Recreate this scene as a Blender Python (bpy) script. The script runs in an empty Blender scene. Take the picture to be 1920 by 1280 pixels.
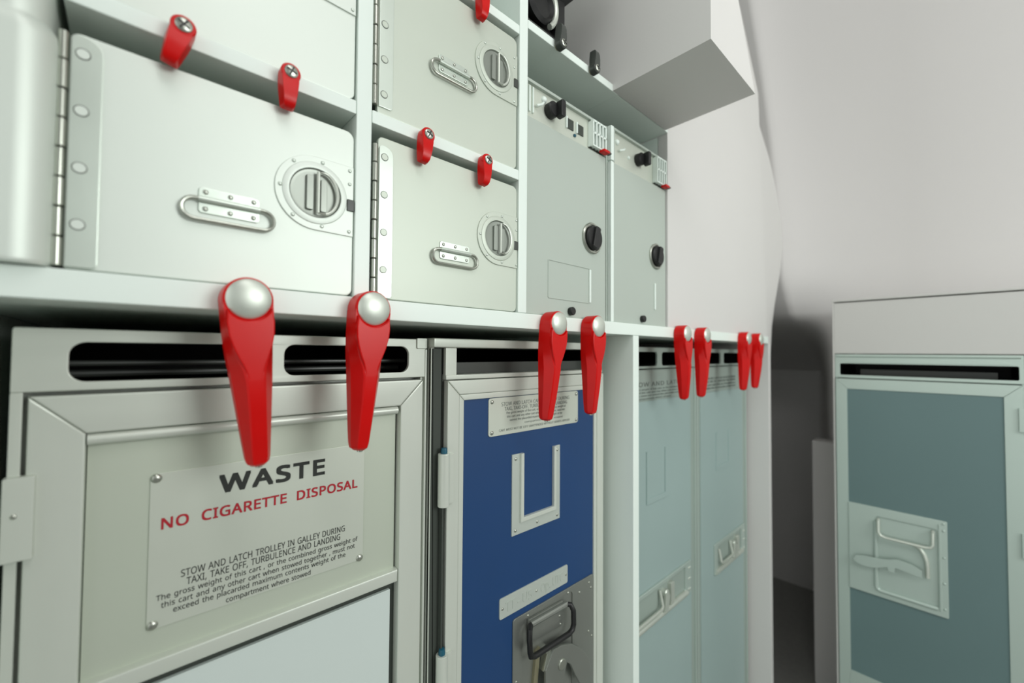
import bpy, bmesh, math, random
from mathutils import Vector, Matrix

SC = bpy.context.scene
COL = SC.collection
PI = math.pi
H = 1.02                       # eye height; every z below is measured from the eye and lifted by H
random.seed(4)

# ------------------------------------------------------------------ camera
yaw, pit, rol = 0.74592637, 0.02642225, 0.0068365
F = Vector((math.sin(yaw) * math.cos(pit), math.cos(yaw) * math.cos(pit), math.sin(pit)))
R = Vector((math.cos(yaw), -math.sin(yaw), 0))
U = R.cross(F)
R, U = R * math.cos(rol) + U * math.sin(rol), -R * math.sin(rol) + U * math.cos(rol)
cam_data = bpy.data.cameras.new('camera')
cam = bpy.data.objects.new('camera', cam_data)
COL.objects.link(cam)
mw = Matrix(((R.x, U.x, -F.x, 0), (R.y, U.y, -F.y, 0), (R.z, U.z, -F.z, H), (0, 0, 0, 1)))
cam.matrix_world = mw
cam_data.sensor_fit = 'HORIZONTAL'
cam_data.sensor_width = 36
cam_data.lens = 785.9 / 1920 * 36
cam_data.clip_start = 0.01
cam_data.dof.use_dof = True
cam_data.dof.focus_distance = 0.46
cam_data.dof.aperture_fstop = 3.4
SC.camera = cam

# ------------------------------------------------------------------ light and exposure
SC.view_settings.view_transform = 'Standard'
SC.view_settings.look = 'None'
SC.view_settings.gamma = 1
SC.view_settings.use_curve_mapping = False
SC.view_settings.exposure = 0.06
world = bpy.data.worlds.new('world')
SC.world = world
world.use_nodes = True
wb = world.node_tree.nodes['Background']
wb.inputs['Color'].default_value = (0.96, 1.0, 0.97, 1)
# cabin surroundings: bright above, dim towards the floor
_n, _l = world.node_tree.nodes, world.node_tree.links
_tc = _n.new('ShaderNodeTexCoord')
_sp = _n.new('ShaderNodeSeparateXYZ')
_mr = _n.new('ShaderNodeMapRange')
_mr.interpolation_type = 'SMOOTHSTEP'
_l.new(_tc.outputs['Generated'], _sp.inputs[0])
_l.new(_sp.outputs['Z'], _mr.inputs['Value'])
_mr.inputs['From Min'].default_value = -0.45
_mr.inputs['From Max'].default_value = 0.55
_mr.inputs['To Min'].default_value = 0.04
_mr.inputs['To Max'].default_value = 0.62
_m2 = _n.new('ShaderNodeMapRange')          # the open end of the cabin, to the left, is brighter
_m2.interpolation_type = 'SMOOTHSTEP'
_m2.inputs['From Min'].default_value = -0.35
_m2.inputs['From Max'].default_value = -1.0
_m2.inputs['To Min'].default_value = 0.0
_m2.inputs['To Max'].default_value = 0.9
_l.new(_sp.outputs['X'], _m2.inputs['Value'])
_ad = _n.new('ShaderNodeMath')
_l.new(_mr.outputs['Result'], _ad.inputs[0])
_l.new(_m2.outputs['Result'], _ad.inputs[1])
_l.new(_ad.outputs[0], wb.inputs['Strength'])


def area(name, loc, target, sx, sy, power, color=(1, 1, 1)):
    d = bpy.data.lights.new(name, 'AREA')
    d.shape = 'RECTANGLE'
    d.size, d.size_y, d.energy, d.color = sx, sy, power, color
    o = bpy.data.objects.new(name, d)
    COL.objects.link(o)
    o.location = loc
    o.rotation_euler = (Vector(target) - Vector(loc)).to_track_quat('-Z', 'Y').to_euler()
    return o


area('doorway_daylight', (0.75, -1.25, H + 0.38), (0.45, 0.36, H), 0.7, 0.6, 12.5, (0.965, 1.0, 0.97))
area('wall_fill', (0.25, -0.7, 2.12), (1.6, -0.1, H + 0.35), 1.4, 0.4, 10, (1.0, 0.985, 0.98))  # unseen fill light, added to brighten the cabin wall


# ------------------------------------------------------------------ materials
def lin(c):
    return tuple(((v / 255) / 12.92 if v / 255 <= 0.04045 else ((v / 255 + 0.055) / 1.055) ** 2.4) for v in c)


def mat(name, rgb, metal=0.0, rough=0.5, var=0.03, scale=9.0, stretch=(1, 1, 1), bump=0.0, bscale=220.0, coat=0.0, spec=0.5):
    m = bpy.data.materials.new(name)
    m.use_nodes = True
    nt = m.node_tree
    b = nt.nodes['Principled BSDF']
    c = lin(rgb)
    b.inputs['Metallic'].default_value = metal
    b.inputs['Specular IOR Level'].default_value = spec
    b.inputs['Coat Weight'].default_value = coat
    tc = nt.nodes.new('ShaderNodeTexCoord')
    mp = nt.nodes.new('ShaderNodeMapping')
    mp.inputs['Scale'].default_value = stretch
    nt.links.new(tc.outputs['Object'], mp.inputs['Vector'])
    nz = nt.nodes.new('ShaderNodeTexNoise')
    nz.inputs['Scale'].default_value = scale
    nz.inputs['Detail'].default_value = 5
    nt.links.new(mp.outputs['Vector'], nz.inputs['Vector'])
    mx = nt.nodes.new('ShaderNodeMix')
    mx.data_type = 'RGBA'
    mx.inputs['A'].default_value = tuple(max(0, v * (1 - var * 2)) for v in c) + (1,)
    mx.inputs['B'].default_value = tuple(min(1, v * (1 + var * 2)) for v in c) + (1,)
    nt.links.new(nz.outputs['Fac'], mx.inputs['Factor'])
    nt.links.new(mx.outputs['Result'], b.inputs['Base Color'])
    mr = nt.nodes.new('ShaderNodeMapRange')
    mr.inputs['To Min'].default_value = max(0.02, rough - 0.06)
    mr.inputs['To Max'].default_value = min(1, rough + 0.06)
    nt.links.new(nz.outputs['Fac'], mr.inputs['Value'])
    nt.links.new(mr.outputs['Result'], b.inputs['Roughness'])
    if bump:
        n2 = nt.nodes.new('ShaderNodeTexNoise')
        n2.inputs['Scale'].default_value = bscale
        n2.inputs['Detail'].default_value = 3
        nt.links.new(mp.outputs['Vector'], n2.inputs['Vector'])
        bp = nt.nodes.new('ShaderNodeBump')
        bp.inputs['Strength'].default_value = bump
        bp.inputs['Distance'].default_value = 0.0006
        nt.links.new(n2.outputs['Fac'], bp.inputs['Height'])
        nt.links.new(bp.outputs['Normal'], b.inputs['Normal'])
    return m


M = {
    'white': mat('white_laminate', (230, 241, 234), 0, 0.38, 0.012),
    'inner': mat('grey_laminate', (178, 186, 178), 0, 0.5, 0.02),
    'greyw': mat('pale_grey_panel', (211, 210, 207), 0, 0.55, 0.012, 4),
    'housing': mat('grey_housing', (190, 190, 186), 0, 0.5, 0.012, 4),
    'wall': mat('cabin_wall', (204, 202, 200), 0, 0.6, 0.01, 3),
    'floor': mat('floor_vinyl', (150, 150, 146), 0, 0.6, 0.08, 60, bump=0.2),
    'box': mat('satin_aluminium', (214, 222, 214), 0.4, 0.5, 0.02, 7, bump=0.05),
    'boxshade': mat('shaded_satin_aluminium', (194, 202, 190), 0.4, 0.5, 0.025, 7, bump=0.05),  # darker copy of box: dimmer light on the middle containers put into colour
    'boxedge': mat('rolled_aluminium', (206, 216, 206), 0.6, 0.34, 0.04, 14, bump=0.06),
    'steel': mat('brushed_steel', (176, 180, 170), 0.9, 0.3, 0.05, 20),
    'bowl': mat('spun_steel', (148, 154, 146), 0.5, 0.36, 0.05, 25),
    'dark': mat('black_plastic', (16, 17, 17), 0, 0.45, 0.1),
    'gap': mat('dark_gasket', (58, 64, 58), 0, 0.7, 0.08),
    'frame': mat('extruded_aluminium', (204, 210, 200), 0.22, 0.36, 0.03, 6, (6, 6, 0.6), bump=0.05),
    'framex': mat('extruded_aluminium_rail', (204, 210, 200), 0.22, 0.36, 0.03, 6, (0.6, 6, 6), bump=0.05),
    'flap': mat('anodised_panel', (191, 199, 184), 0.3, 0.5, 0.02, 5),
    'plate': mat('engraved_plate', (202, 208, 196), 0.35, 0.45, 0.015, 6),
    'lower': mat('pale_blue_panel', (208, 219, 215), 0.1, 0.45, 0.01, 4),
    'blue': mat('blue_panel', (9, 58, 107), 0, 0.5, 0.06, 5),
    'teal': mat('pale_teal_panel', (152, 172, 169), 0, 0.45, 0.03, 5),
    'tealf': mat('teal_grey_frame', (158, 172, 164), 0.2, 0.45, 0.02, 5),
    'slate': mat('slate_teal_panel', (94, 118, 118), 0, 0.55, 0.04, 4),
    'rframe': mat('soft_green_aluminium', (176, 191, 183), 0.3, 0.4, 0.02, 5),
    'unit': mat('grey_green_enamel', (178, 188, 179), 0.1, 0.5, 0.01, 5),
    'red': mat('red_plastic', (200, 4, 2), 0, 0.3, 0.07, 24, bump=0.05, bscale=90, spec=0.28),
    'chrome': mat('satin_chrome', (206, 212, 202), 0.6, 0.42, 0.03, 40),
    'ink': mat('black_ink', (34, 38, 34), 0, 0.6, 0.02),
    'redink': mat('red_ink', (168, 16, 34), 0, 0.6, 0.02),
    'greyink': mat('grey_ink', (104, 112, 106), 0, 0.6, 0.02),
    'greylatch': mat('grey_plastic', (62, 66, 62), 0, 0.4, 0.04),
    'recess': mat('stainless_recess', (150, 154, 148), 0.75, 0.36, 0.05, 12),
    'tan': mat('brass_slider', (150, 146, 120), 0.6, 0.4, 0.05),
    'bluecap': mat('teal_cap', (20, 84, 104), 0, 0.4, 0.03),
    'tape': mat('embossed_strip', (190, 198, 190), 0.3, 0.42, 0.02),
}


# ------------------------------------------------------------------ mesh helpers
FONTS = {}
try:
    import os
    _fp = os.path.join(bpy.utils.system_resource('DATAFILES'), 'fonts', 'NotoSansMath-Regular.woff2')
    FONTS['sans'] = bpy.data.fonts.load(_fp)
except Exception:
    FONTS.clear()


class B:
    def __init__(s):
        s.bm = bmesh.new()

    def _merge(s, t, mtx=None):
        me = bpy.data.meshes.new('t')
        t.to_mesh(me)
        t.free()
        if mtx is not None:
            me.transform(mtx)
        s.bm.from_mesh(me)
        bpy.data.meshes.remove(me)
        return s

    def box(s, x0, x1, y0, y1, z0, z1, bev=0.0, seg=2):
        t = bmesh.new()
        bmesh.ops.create_cube(t, size=1, matrix=Matrix.Translation(((x0 + x1) / 2, (y0 + y1) / 2, (z0 + z1) / 2)) @ Matrix.Diagonal((x1 - x0, y1 - y0, z1 - z0, 1)))
        if bev:
            bmesh.ops.bevel(t, geom=t.edges[:], offset=bev, segments=seg, affect='EDGES', profile=0.5)
        return s._merge(t)

    def prism(s, poly, y0, y1, bev=0.0, seg=2):
        """polygon in x,z run from y0 (front) to y1 (back)"""
        t = bmesh.new()
        fr = [t.verts.new((x, y0, z)) for x, z in poly]
        bk = [t.verts.new((x, y1, z)) for x, z in poly]
        f = t.faces.new(fr)
        t.faces.new(bk[::-1])
        n = len(poly)
        for i in range(n):
            t.faces.new((fr[i], bk[i], bk[(i + 1) % n], fr[(i + 1) % n]))
        bmesh.ops.recalc_face_normals(t, faces=t.faces[:])
        if bev:
            bmesh.ops.bevel(t, geom=[e for e in f.edges], offset=bev, segments=seg, affect='EDGES', profile=0.5)
        return s._merge(t)

    def lathe(s, prof, c, seg=32, axis='y'):
        """prof: (radius, y) pairs, spun round the y axis through c"""
        t = bmesh.new()
        rings = []
        for r, y in prof:
            if r < 1e-6:
                rings.append([t.verts.new((0, y, 0))])
            else:
                rings.append([t.verts.new((r * math.cos(2 * PI * k / seg), y, r * math.sin(2 * PI * k / seg))) for k in range(seg)])
        for a, b in zip(rings, rings[1:]):
            for k in range(seg):
                k2 = (k + 1) % seg
                if len(a) == 1 and len(b) == 1:
                    continue
                if len(a) == 1:
                    t.faces.new((a[0], b[k], b[k2]))
                elif len(b) == 1:
                    t.faces.new((a[k], b[0], a[k2]))
                else:
                    t.faces.new((a[k], b[k], b[k2], a[k2]))
        bmesh.ops.recalc_face_normals(t, faces=t.faces[:])
        m = Matrix.Translation(c)
        if axis == 'x':
            m = m @ Matrix.Rotation(-PI / 2, 4, 'Z')
        if axis == 'z':
            m = m @ Matrix.Rotation(PI / 2, 4, 'X')
        return s._merge(t, m)

    def dome(s, x, y, z, r, h):
        return s.lathe([(r, 0), (r * 0.96, -h * 0.35), (r * 0.75, -h * 0.72), (r * 0.4, -h * 0.94), (0, -h)], (x, y, z), 16)

    def cyl(s, x, y0, y1, z, r, seg=24, bev=0.0):
        if bev:
            p = [(0, y1), (r, y1), (r, y0 + bev), (r - bev, y0), (0, y0)]
        else:
            p = [(0, y1), (r, y1), (r, y0), (0, y0)]
        return s.lathe(p, (x, 0, z), seg)

    def tube(s, pts, r, closed=False, seg=10):
        t = bmesh.new()
        P = [Vector(p) for p in pts]
        n = len(P)
        rings = []
        prev = None
        for i in range(n):
            if closed:
                d = (P[(i + 1) % n] - P[i - 1]).normalized()
            else:
                d = (P[min(i + 1, n - 1)] - P[max(i - 1, 0)]).normalized()
            if prev is None:
                a = d.orthogonal().normalized()
            else:
                a = (prev - d * prev.dot(d)).normalized()
            prev = a
            b = d.cross(a)
            rings.append([t.verts.new(P[i] + (a * math.cos(2 * PI * k / seg) + b * math.sin(2 * PI * k / seg)) * r) for k in range(seg)])
        for i in range(n if closed else n - 1):
            A, Bq = rings[i], rings[(i + 1) % n]
            off = 0
            if closed and i == n - 1:
                off = min(range(seg), key=lambda o: (A[0].co - Bq[o].co).length)
            for k in range(seg):
                t.faces.new((A[k], Bq[(k + off) % seg], Bq[(k + 1 + off) % seg], A[(k + 1) % seg]))
        if not closed:
            t.faces.new(rings[0][::-1])
            t.faces.new(rings[-1])
        bmesh.ops.recalc_face_normals(t, faces=t.faces[:])
        return s._merge(t)

    def loft(s, rings):
        t = bmesh.new()
        V = [[t.verts.new(p) for p in r] for r in rings]
        n = len(rings[0])
        for a, b in zip(V, V[1:]):
            for k in range(n):
                t.faces.new((a[k], b[k], b[(k + 1) % n], a[(k + 1) % n]))
        t.faces.new(V[0][::-1])
        t.faces.new(V[-1])
        bmesh.ops.recalc_face_normals(t, faces=t.faces[:])
        return s._merge(t)

    def holed(s, outer, holes, y0, y1, bev=0.0):
        """flat plate in x,z with holes cut through it"""
        cu = bpy.data.curves.new('c', 'CURVE')
        cu.dimensions = '2D'
        cu.fill_mode = 'BOTH'
        cu.extrude = max(0.0, (y1 - y0) / 2 - bev)
        cu.bevel_depth = bev
        cu.bevel_resolution = 2
        cu.offset = -bev
        for poly in [outer] + holes:
            sp = cu.splines.new('POLY')
            sp.points.add(len(poly) - 1)
            for q, (x, z) in zip(sp.points, poly):
                q.co = (x, z, 0, 1)
            sp.use_cyclic_u = True
        return s._curve(cu, Matrix.Translation((0, (y0 + y1) / 2, 0)) @ Matrix.Rotation(PI / 2, 4, 'X'))

    def _curve(s, cu, m):
        o = bpy.data.objects.new('c', cu)
        COL.objects.link(o)
        dg = bpy.context.evaluated_depsgraph_get()
        me = bpy.data.meshes.new_from_object(o.evaluated_get(dg))
        me.transform(m)
        t = bmesh.new()
        t.from_mesh(me)
        bmesh.ops.remove_doubles(t, verts=t.verts[:], dist=1e-6)
        bmesh.ops.recalc_face_normals(t, faces=t.faces[:])
        s._merge(t)
        bpy.data.meshes.remove(me)
        bpy.data.objects.remove(o)
        bpy.data.curves.remove(cu)
        return s

    def text(s, body, x0, x1, z0, z1, y, weight=0.0, spacing=1.0, word=1.0, depth=0.0003):
        """letters fitted between x0..x1, capitals z0..z1, standing on plane y"""
        cu = bpy.data.curves.new('t', 'FONT')
        cu.body = body
        cu.size = 1
        if 'sans' in FONTS:
            cu.font = FONTS['sans']
        cu.space_character = spacing
        cu.space_word = word
        cu.resolution_u = 3
        o = bpy.data.objects.new('t', cu)
        COL.objects.link(o)
        dg = bpy.context.evaluated_depsgraph_get()
        me = bpy.data.meshes.new_from_object(o.evaluated_get(dg))
        xs = [v.co.x for v in me.vertices]
        a, b = min(xs), max(xs)
        sx = (x1 - x0) / (b - a)
        caps = max(v.co.y for v in me.vertices)
        sz = (z1 - z0) / caps
        for v in me.vertices:
            v.co = ((v.co.x - a) * sx + x0, y, v.co.y * sz + z0)
        t = bmesh.new()
        t.from_mesh(me)
        bmesh.ops.recalc_face_normals(t, faces=t.faces[:])
        for f in t.faces:
            if f.normal.y > 0:
                f.normal_flip()
        r = bmesh.ops.extrude_face_region(t, geom=t.faces[:])
        for v in [g for g in r['geom'] if isinstance(g, bmesh.types.BMVert)]:
            v.co.y -= depth
        if weight:
            w_ = weight * (z1 - z0)
            for k, (dx, dz) in enumerate(((w_, w_), (-w_, w_), (w_, -w_), (-w_, -w_))):
                s._merge(t.copy(), Matrix.Translation((dx, -0.00001 * k, dz)))
        s._merge(t)
        bpy.data.meshes.remove(me)
        bpy.data.objects.remove(o)
        bpy.data.curves.remove(cu)
        return s

    def xform(s, m):
        bmesh.ops.transform(s.bm, matrix=m, verts=s.bm.verts[:])
        return s

    def build(s, name, m, parent=None, loc=None, label=None, sharp=32):
        me = bpy.data.meshes.new(name)
        s.bm.to_mesh(me)
        s.bm.free()
        for p in me.polygons:
            p.use_smooth = True
        me.set_sharp_from_angle(angle=math.radians(sharp))
        me.materials.append(M[m])
        o = bpy.data.objects.new(name, me)
        COL.objects.link(o)
        wn = o.modifiers.new('weighted_normals', 'WEIGHTED_NORMAL')
        wn.keep_sharp = True
        if parent is not None:
            o.parent = parent
        if loc is not None:
            o.location = loc
        if label:
            o['label'] = label
        return o


def thing(name, label, cat, loc, rot=(0, 0, 0), group=None):
    o = bpy.data.objects.new(name, None)
    o.empty_display_size = 0.05
    COL.objects.link(o)
    o.location = loc
    o.rotation_euler = rot
    o['label'] = label
    o['category'] = cat
    if group:
        o['group'] = group
    return o


def structure(o):
    o['kind'] = 'structure'
    return o


def copy_tree(root, loc, rot, label):
    c = root.copy()
    COL.objects.link(c)
    c.location = loc
    c.rotation_euler = rot
    c['label'] = label
    for ch in list(root.children):
        d = ch.copy()
        COL.objects.link(d)
        d.parent = c
        for g in list(ch.children):
            e = g.copy()
            COL.objects.link(e)
            e.parent = d
    return c


def rrect(x0, x1, z0, z1, r, seg=5):
    """rounded rectangle, counter-clockwise; r is one radius or (bl, br, tr, tl)"""
    if not isinstance(r, tuple):
        r = (r,) * 4
    out = []
    for (cx, cz, a0), q in zip(((x0, z0, PI), (x1, z0, 1.5 * PI), (x1, z1, 0), (x0, z1, 0.5 * PI)), r):
        sx = 1 if cx == x0 else -1
        sz = 1 if cz == z0 else -1
        if q <= 0:
            out.append((cx, cz))
            continue
        for k in range(seg + 1):
            a = a0 + PI / 2 * k / seg
            out.append((cx + sx * q + q * math.cos(a), cz + sz * q + q * math.sin(a)))
    return out


def arc(cx, cz, r, a0, a1, n):
    return [(cx + r * math.cos(a0 + (a1 - a0) * k / n), cz + r * math.sin(a0 + (a1 - a0) * k / n)) for k in range(n + 1)]


# ------------------------------------------------------------------ the setting
SF = 0.355                      # plane of the galley's shelf fronts
structure(B().box(-1.2, 2.4, -2.2, 1.2, -0.02, 0.0).build('floor', 'floor'))
structure(B().box(-1.2, 2.4, -2.2, 1.2, 2.2, 2.22).build('ceiling', 'wall'))
structure(B().box(-1.2, 2.4, 0.90, 0.93, 0.0, 2.2).build('wall_back', 'wall'))  # unseen, added to keep stray light out of the wall recess


def wall_profile():
    # cabin side wall: upright below, curving inward overhead
    pts = [(1.66, -0.1), (1.66, H - 0.1), (1.655, H + 0.15), (1.63, H + 0.35), (1.58, H + 0.55), (1.50, H + 0.75), (1.39, H + 0.95), (1.25, 2.2)]
    outer = []
    n = 40
    for i in range(n + 1):
        t = i / n * (len(pts) - 1)
        k = min(int(t), len(pts) - 2)
        f = t - k
        p0, p1, p2, p3 = pts[max(k - 1, 0)], pts[k], pts[k + 1], pts[min(k + 2, len(pts) - 1)]
        q = []
        for c in range(2):
            q.append(0.5 * (2 * p1[c] + (p2[c] - p0[c]) * f + (2 * p0[c] - 5 * p1[c] + 4 * p2[c] - p3[c]) * f * f + (3 * p1[c] - p0[c] - 3 * p2[c] + p3[c]) * f ** 3))
        outer.append(tuple(q))
    return outer


wp = wall_profile()


def smooth(a, b, v):
    f = max(0.0, min(1.0, (v - a) / (b - a)))
    return f * f * (3 - 2 * f)


# the wall sheet, with a soft-edged recess low down behind the galley's end
prof = [(1.66, -0.1 + (H + 0.05) * k / 24) for k in range(24)] + wp
prof = sorted({(round(x, 4), round(z, 4)) for x, z in prof if z >= -0.1}, key=lambda p: p[1])
ys = [-2.2, -1.5, -1.0, -0.5, -0.2, 0.0, 0.06] + [0.10 + 0.012 * k for k in range(32)] + [0.6, 0.9, 1.2]


def cove(y, z):
    # the wall sheet curves round to meet the galley's closing strip
    f = max(0.0, min(1.0, (y - 0.09) / 0.30))
    return 0.14 * (1 - math.sqrt(1 - min(f, 0.985) ** 2)) * smooth(H + 0.02, H + 0.26, z)



t = B()
g = bmesh.new()
front = [[g.verts.new((x - cove(y, z) + 0.55 * smooth(0.285, 0.43, y) * (1 - smooth(H - 0.06, H + 0.13, z)), y, z)) for x, z in prof] for y in ys]
back = [[g.verts.new((2.35, y, z)) for x, z in prof] for y in ys]
for grid, flip in ((front, False), (back, True)):
    for a, b in zip(grid, grid[1:]):
        for k in range(len(prof) - 1):
            q = (a[k], a[k + 1], b[k + 1], b[k])
            g.faces.new(q[::-1] if flip else q)
bmesh.ops.recalc_face_normals(g, faces=g.faces[:])
t._merge(g)
structure(t.build('wall_right', 'wall', sharp=60))

B_ = B()
B_.box(1.60, 1.659, 0.240, 0.3345, 0.0, H - 0.27, 0.004)
structure(B_.build('trim_1', 'wall'))

# closing strip from the galley's end to the cabin wall, with a rounded outer edge
B_ = B()
rings = []
for zz, xa, xb in ((-H + 0.001, 1.274, 1.400), (-0.30, 1.274, 1.400), (0.0, 1.274, 1.405), (0.08, 1.274, 1.420), (0.15, 1.250, 1.450), (0.25, 1.243, 1.505), (0.33, 1.237, 1.535),
                   (0.41, 1.231, 1.525), (0.49, 1.224, 1.475), (0.565, 1.216, 1.415), (0.63, 1.210, 1.330), (0.68, 1.202, 1.265), (0.72, 1.180, 1.212)):
    r_ = min(0.06, (xb - xa) * 0.8)
    rings.append([(xa, 0.3775, H + zz)] + [(xb - r_ + r_ * math.sin(k * PI / 16), 0.3775 + r_ - r_ * math.cos(k * PI / 16), H + zz) for k in range(9)] + [(xb, 0.46, H + zz), (xa, 0.46, H + zz)])
B_.loft(rings)
structure(B_.build('trim_2', 'greyw', sharp=50))

# ------------------------------------------------------------------ galley cabinet
gal = thing('galley_cabinet', 'white built-in galley cabinet with shelves holding the metal containers and trolleys', 'cabinet', (0, SF, 0))
BK = 0.50                       # depth of the compartments behind the front plane


def gpart(name, x0, x1, z0, z1, y0=0.0, y1=BK, bev=0.0012, m='white'):
    return B().box(x0, x1, y0, y1, z0 + H, z1 + H, bev).build(name, m, gal)


gpart('shelf', -0.30, 1.255, 0.0285, 0.0470)                        # long main shelf
gpart('shelf', -0.0310, 0.143, 0.2055, 0.2175)
gpart('shelf', 0.157, 0.3375, 0.2035, 0.2155)
gpart('shelf', 0.157, 0.3375, 0.3790, 0.3900)
gpart('shelf', 0.3515, 0.545, 0.3945, 0.4055)
gpart('partition', 0.1430, 0.1570, 0.047, 0.70)
gpart('partition', 0.3375, 0.3515, 0.047, 0.70)
gpart('partition', 0.5880, 0.6050, -H, 0.0285)
gpart('partition', -0.0900, -0.0750, -H, 0.0285)
gpart('side_panel', 1.2550, 1.2720, -H, 0.0285, m='greyw')
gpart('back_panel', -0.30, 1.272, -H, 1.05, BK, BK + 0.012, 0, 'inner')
gpart('top_shelf', -0.30, 0.70, 0.70, 0.712)
# blank facing panel right of the tall units, its outer edge following the cabin wall
B().prism([(0.706, 0.047 + H), (1.252, 0.047 + H), (1.244, 0.117 + H), (1.225, 0.40 + H), (1.198, 0.68 + H), (1.06, 0.85 + H), (0.85, 1.05 + H), (0.706, 1.05 + H)],
          0.002, 0.020, 0.001).build('facing_panel', 'greyw', gal)
# ceiling of the tall-unit bay and the overhead locker that juts into the aisle
gpart('partition', 0.7062, 0.7180, 0.047, 0.395, 0.021)
gpart('bay_ceiling', 0.545, 0.706, 0.395, 0.406, 0.001)
ov = B()
zl, xl, xr = 0.395 + H, 0.531, 0.694
ov.loft([[(xl, -0.144, zl), (xr, -0.144, zl), (xr, 0.0, zl), (xl, 0.0, zl)],
         [(xl, -0.144, zl + 0.11), (xr - 0.07, -0.144, zl + 0.11), (xr - 0.07, 0.0, zl + 0.11), (xl, 0.0, zl + 0.11)],
         [(xl, -0.144, zl + 0.40), (xl + 0.01, -0.144, zl + 0.40), (xl + 0.01, 0.0, zl + 0.40), (xl, 0.0, zl + 0.40)]])
ov.box(xl, xl + 0.012, 0.0, 0.30, zl + 0.0106, zl + 0.40)
ov.build('overhead_locker', 'greyw', gal)


# ------------------------------------------------------------------ standard containers
def container(x0, z0, w, h, latch, bail, leaf, rivet_z, label, y=0.3575, skin='box'):
    """x0,z0: lower left corner of the door; latch/bail: centres of the turn latch and the drop handle;
    leaf: z range of the hinge leaf"""
    root = thing('storage_container', label, 'container', (x0, y, H + z0), group='aluminium containers in the galley bays')
    b = B()
    b.box(0.006, w - 0.001, 0.004, 0.40, 0, h - 0.001, 0.002)
    b.build('body', 'boxedge', root)
    B().prism(rrect(0, w, 0, h, (0.002, 0.006, 0.007, 0.005)), 0.0, 0.004, 0.0012).build('door', skin, root)
    # piano hinge
    hb = B()
    n = int((leaf[1] - leaf[0]) / 0.0172)
    st = (leaf[1] - leaf[0]) / n
    for i in range(n):
        r = 0.0024 if i % 2 else 0.0027
        hb.lathe([(0, 0.0003), (r * 0.8, 0.0003), (r, 0.0008), (r, st - 0.0008), (r * 0.8, st - 0.0003), (0, st - 0.0003)], (-0.0025, 0.0005, leaf[0] + i * st), 14, 'z')
    hinge = hb.build('hinge', 'steel', root)
    lp = B()
    lp.prism(rrect(0.0008, 0.0146, leaf[0], leaf[1], (0, 0.003, 0.009, 0.004)), -0.0014, 0.0002, 0.0005)
    lf = lp.build('hinge_leaf', 'boxedge', root)
    for z in rivet_z:
        q = B()
        q.cyl(0.0058, -0.0019, -0.0012, z, 0.0031, 24, 0.0003)
        rv = q.build('rivet', skin, root)
        q = B()
        q.lathe([(0.0031, 0), (0.0031, -0.0003), (0.0034, -0.0003), (0.0034, 0)], (0.0058, -0.0014, z), 24)
        q.build('rivet_edge', 'gap', rv)
    # drop handle on a riveted bracket
    bx, bz = bail
    br = B()
    br.prism(rrect(bx - 0.0185, bx + 0.0185, bz - 0.0035, bz + 0.0145, 0.0025), -0.0012, 0.0002, 0.0005)
    brk = br.build('handle_bracket', 'boxedge', root)
    rb = B()
    rb.tube([(bx - 0.0185, -0.0026, bz + 0.0057), (bx + 0.0185, -0.0026, bz + 0.0057)], 0.0021)
    rb.build('handle_barrel', 'boxedge', brk)
    for dx in (-0.0145, 0, 0.0145):
        for dz in (0.0112, -0.0005):
            B().dome(bx + dx, -0.0011, bz + dz, 0.0017, 0.001).build('bracket_rivet', 'steel', brk)
    loop = [(x, -0.0032, z) for x, z in arc(bx + 0.0205, bz - 0.0015, 0.0072, PI / 2, -PI / 2, 10)] + \
           [(x, -0.0032, z) for x, z in arc(bx - 0.0205, bz - 0.0015, 0.0072, -PI / 2, -1.5 * PI, 10)]
    B().tube(loop, 0.0014, True).build('drop_handle', 'steel', root)
    # recessed turn latch in a riveted D plate
    lx, lz = latch
    rr = 0.0300
    wr = w - lx - 0.0006
    plate = [(lx + wr, lz - rr), (lx + wr, lz + rr)] + [(x, z) for x, z in arc(lx, lz, rr, PI / 2, 1.5 * PI, 20)]
    pb = B()
    pb.holed(plate, [arc(lx, lz, 0.0205, 0, 2 * PI, 36)[:-1]], -0.0013, 0.0002, 0.0004)
    pl = pb.build('latch_plate', skin, root)
    for dx, dz in ((-0.0169, 0.0215), (0.0048, 0.0262), (0.0272, 0.0262), (0.0272, 0.0148), (0.0272, -0.0262), (0.005, -0.0262), (-0.0169, -0.0212), (-0.0263, 0.0005)):
        B().dome(lx + dx, -0.0012, lz + dz, 0.0016, 0.0011).build('plate_rivet', 'boxedge', pl)
    rim = B()
    rim.lathe([(0.0252, -0.0012), (0.0246, -0.0019), (0.0215, -0.0026), (0.0200, -0.0022), (0.0196, -0.0006)], (lx, 0, lz), 48)
    rim.build('latch_rim', skin, root)
    bowl = B()
    bowl.lathe([(0.0196, -0.0014), (0.0190, -0.0006), (0.0168, -0.0003), (0, -0.0003)], (lx, 0, lz), 40)
    bo = bowl.build('latch_bowl', 'bowl', root)
    g = B()
    g.prism(rrect(lx - 0.0075, lx - 0.0022, lz - 0.0145, lz + 0.0135, 0.0012), -0.0030, -0.0002, 0.0005)
    g.prism(rrect(lx + 0.0035, lx + 0.0085, lz - 0.0145, lz + 0.0120, 0.0012), -0.0026, -0.0002, 0.0005)
    g.build('grip_bracket', 'bowl', bo)
    D = [(lx + 0.001, lz - 0.0165), (lx + 0.001, lz + 0.0165)] + [(lx + 0.004 + 0.0125 * math.sin(a), lz + 0.0172 * math.cos(a)) for a in [PI * k / 14 for k in range(1, 14)]]
    B().tube([(x, -0.0042, z) for x, z in D], 0.0013, True).build('turn_grip', 'chrome', bo)
    st_ = B()
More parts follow.
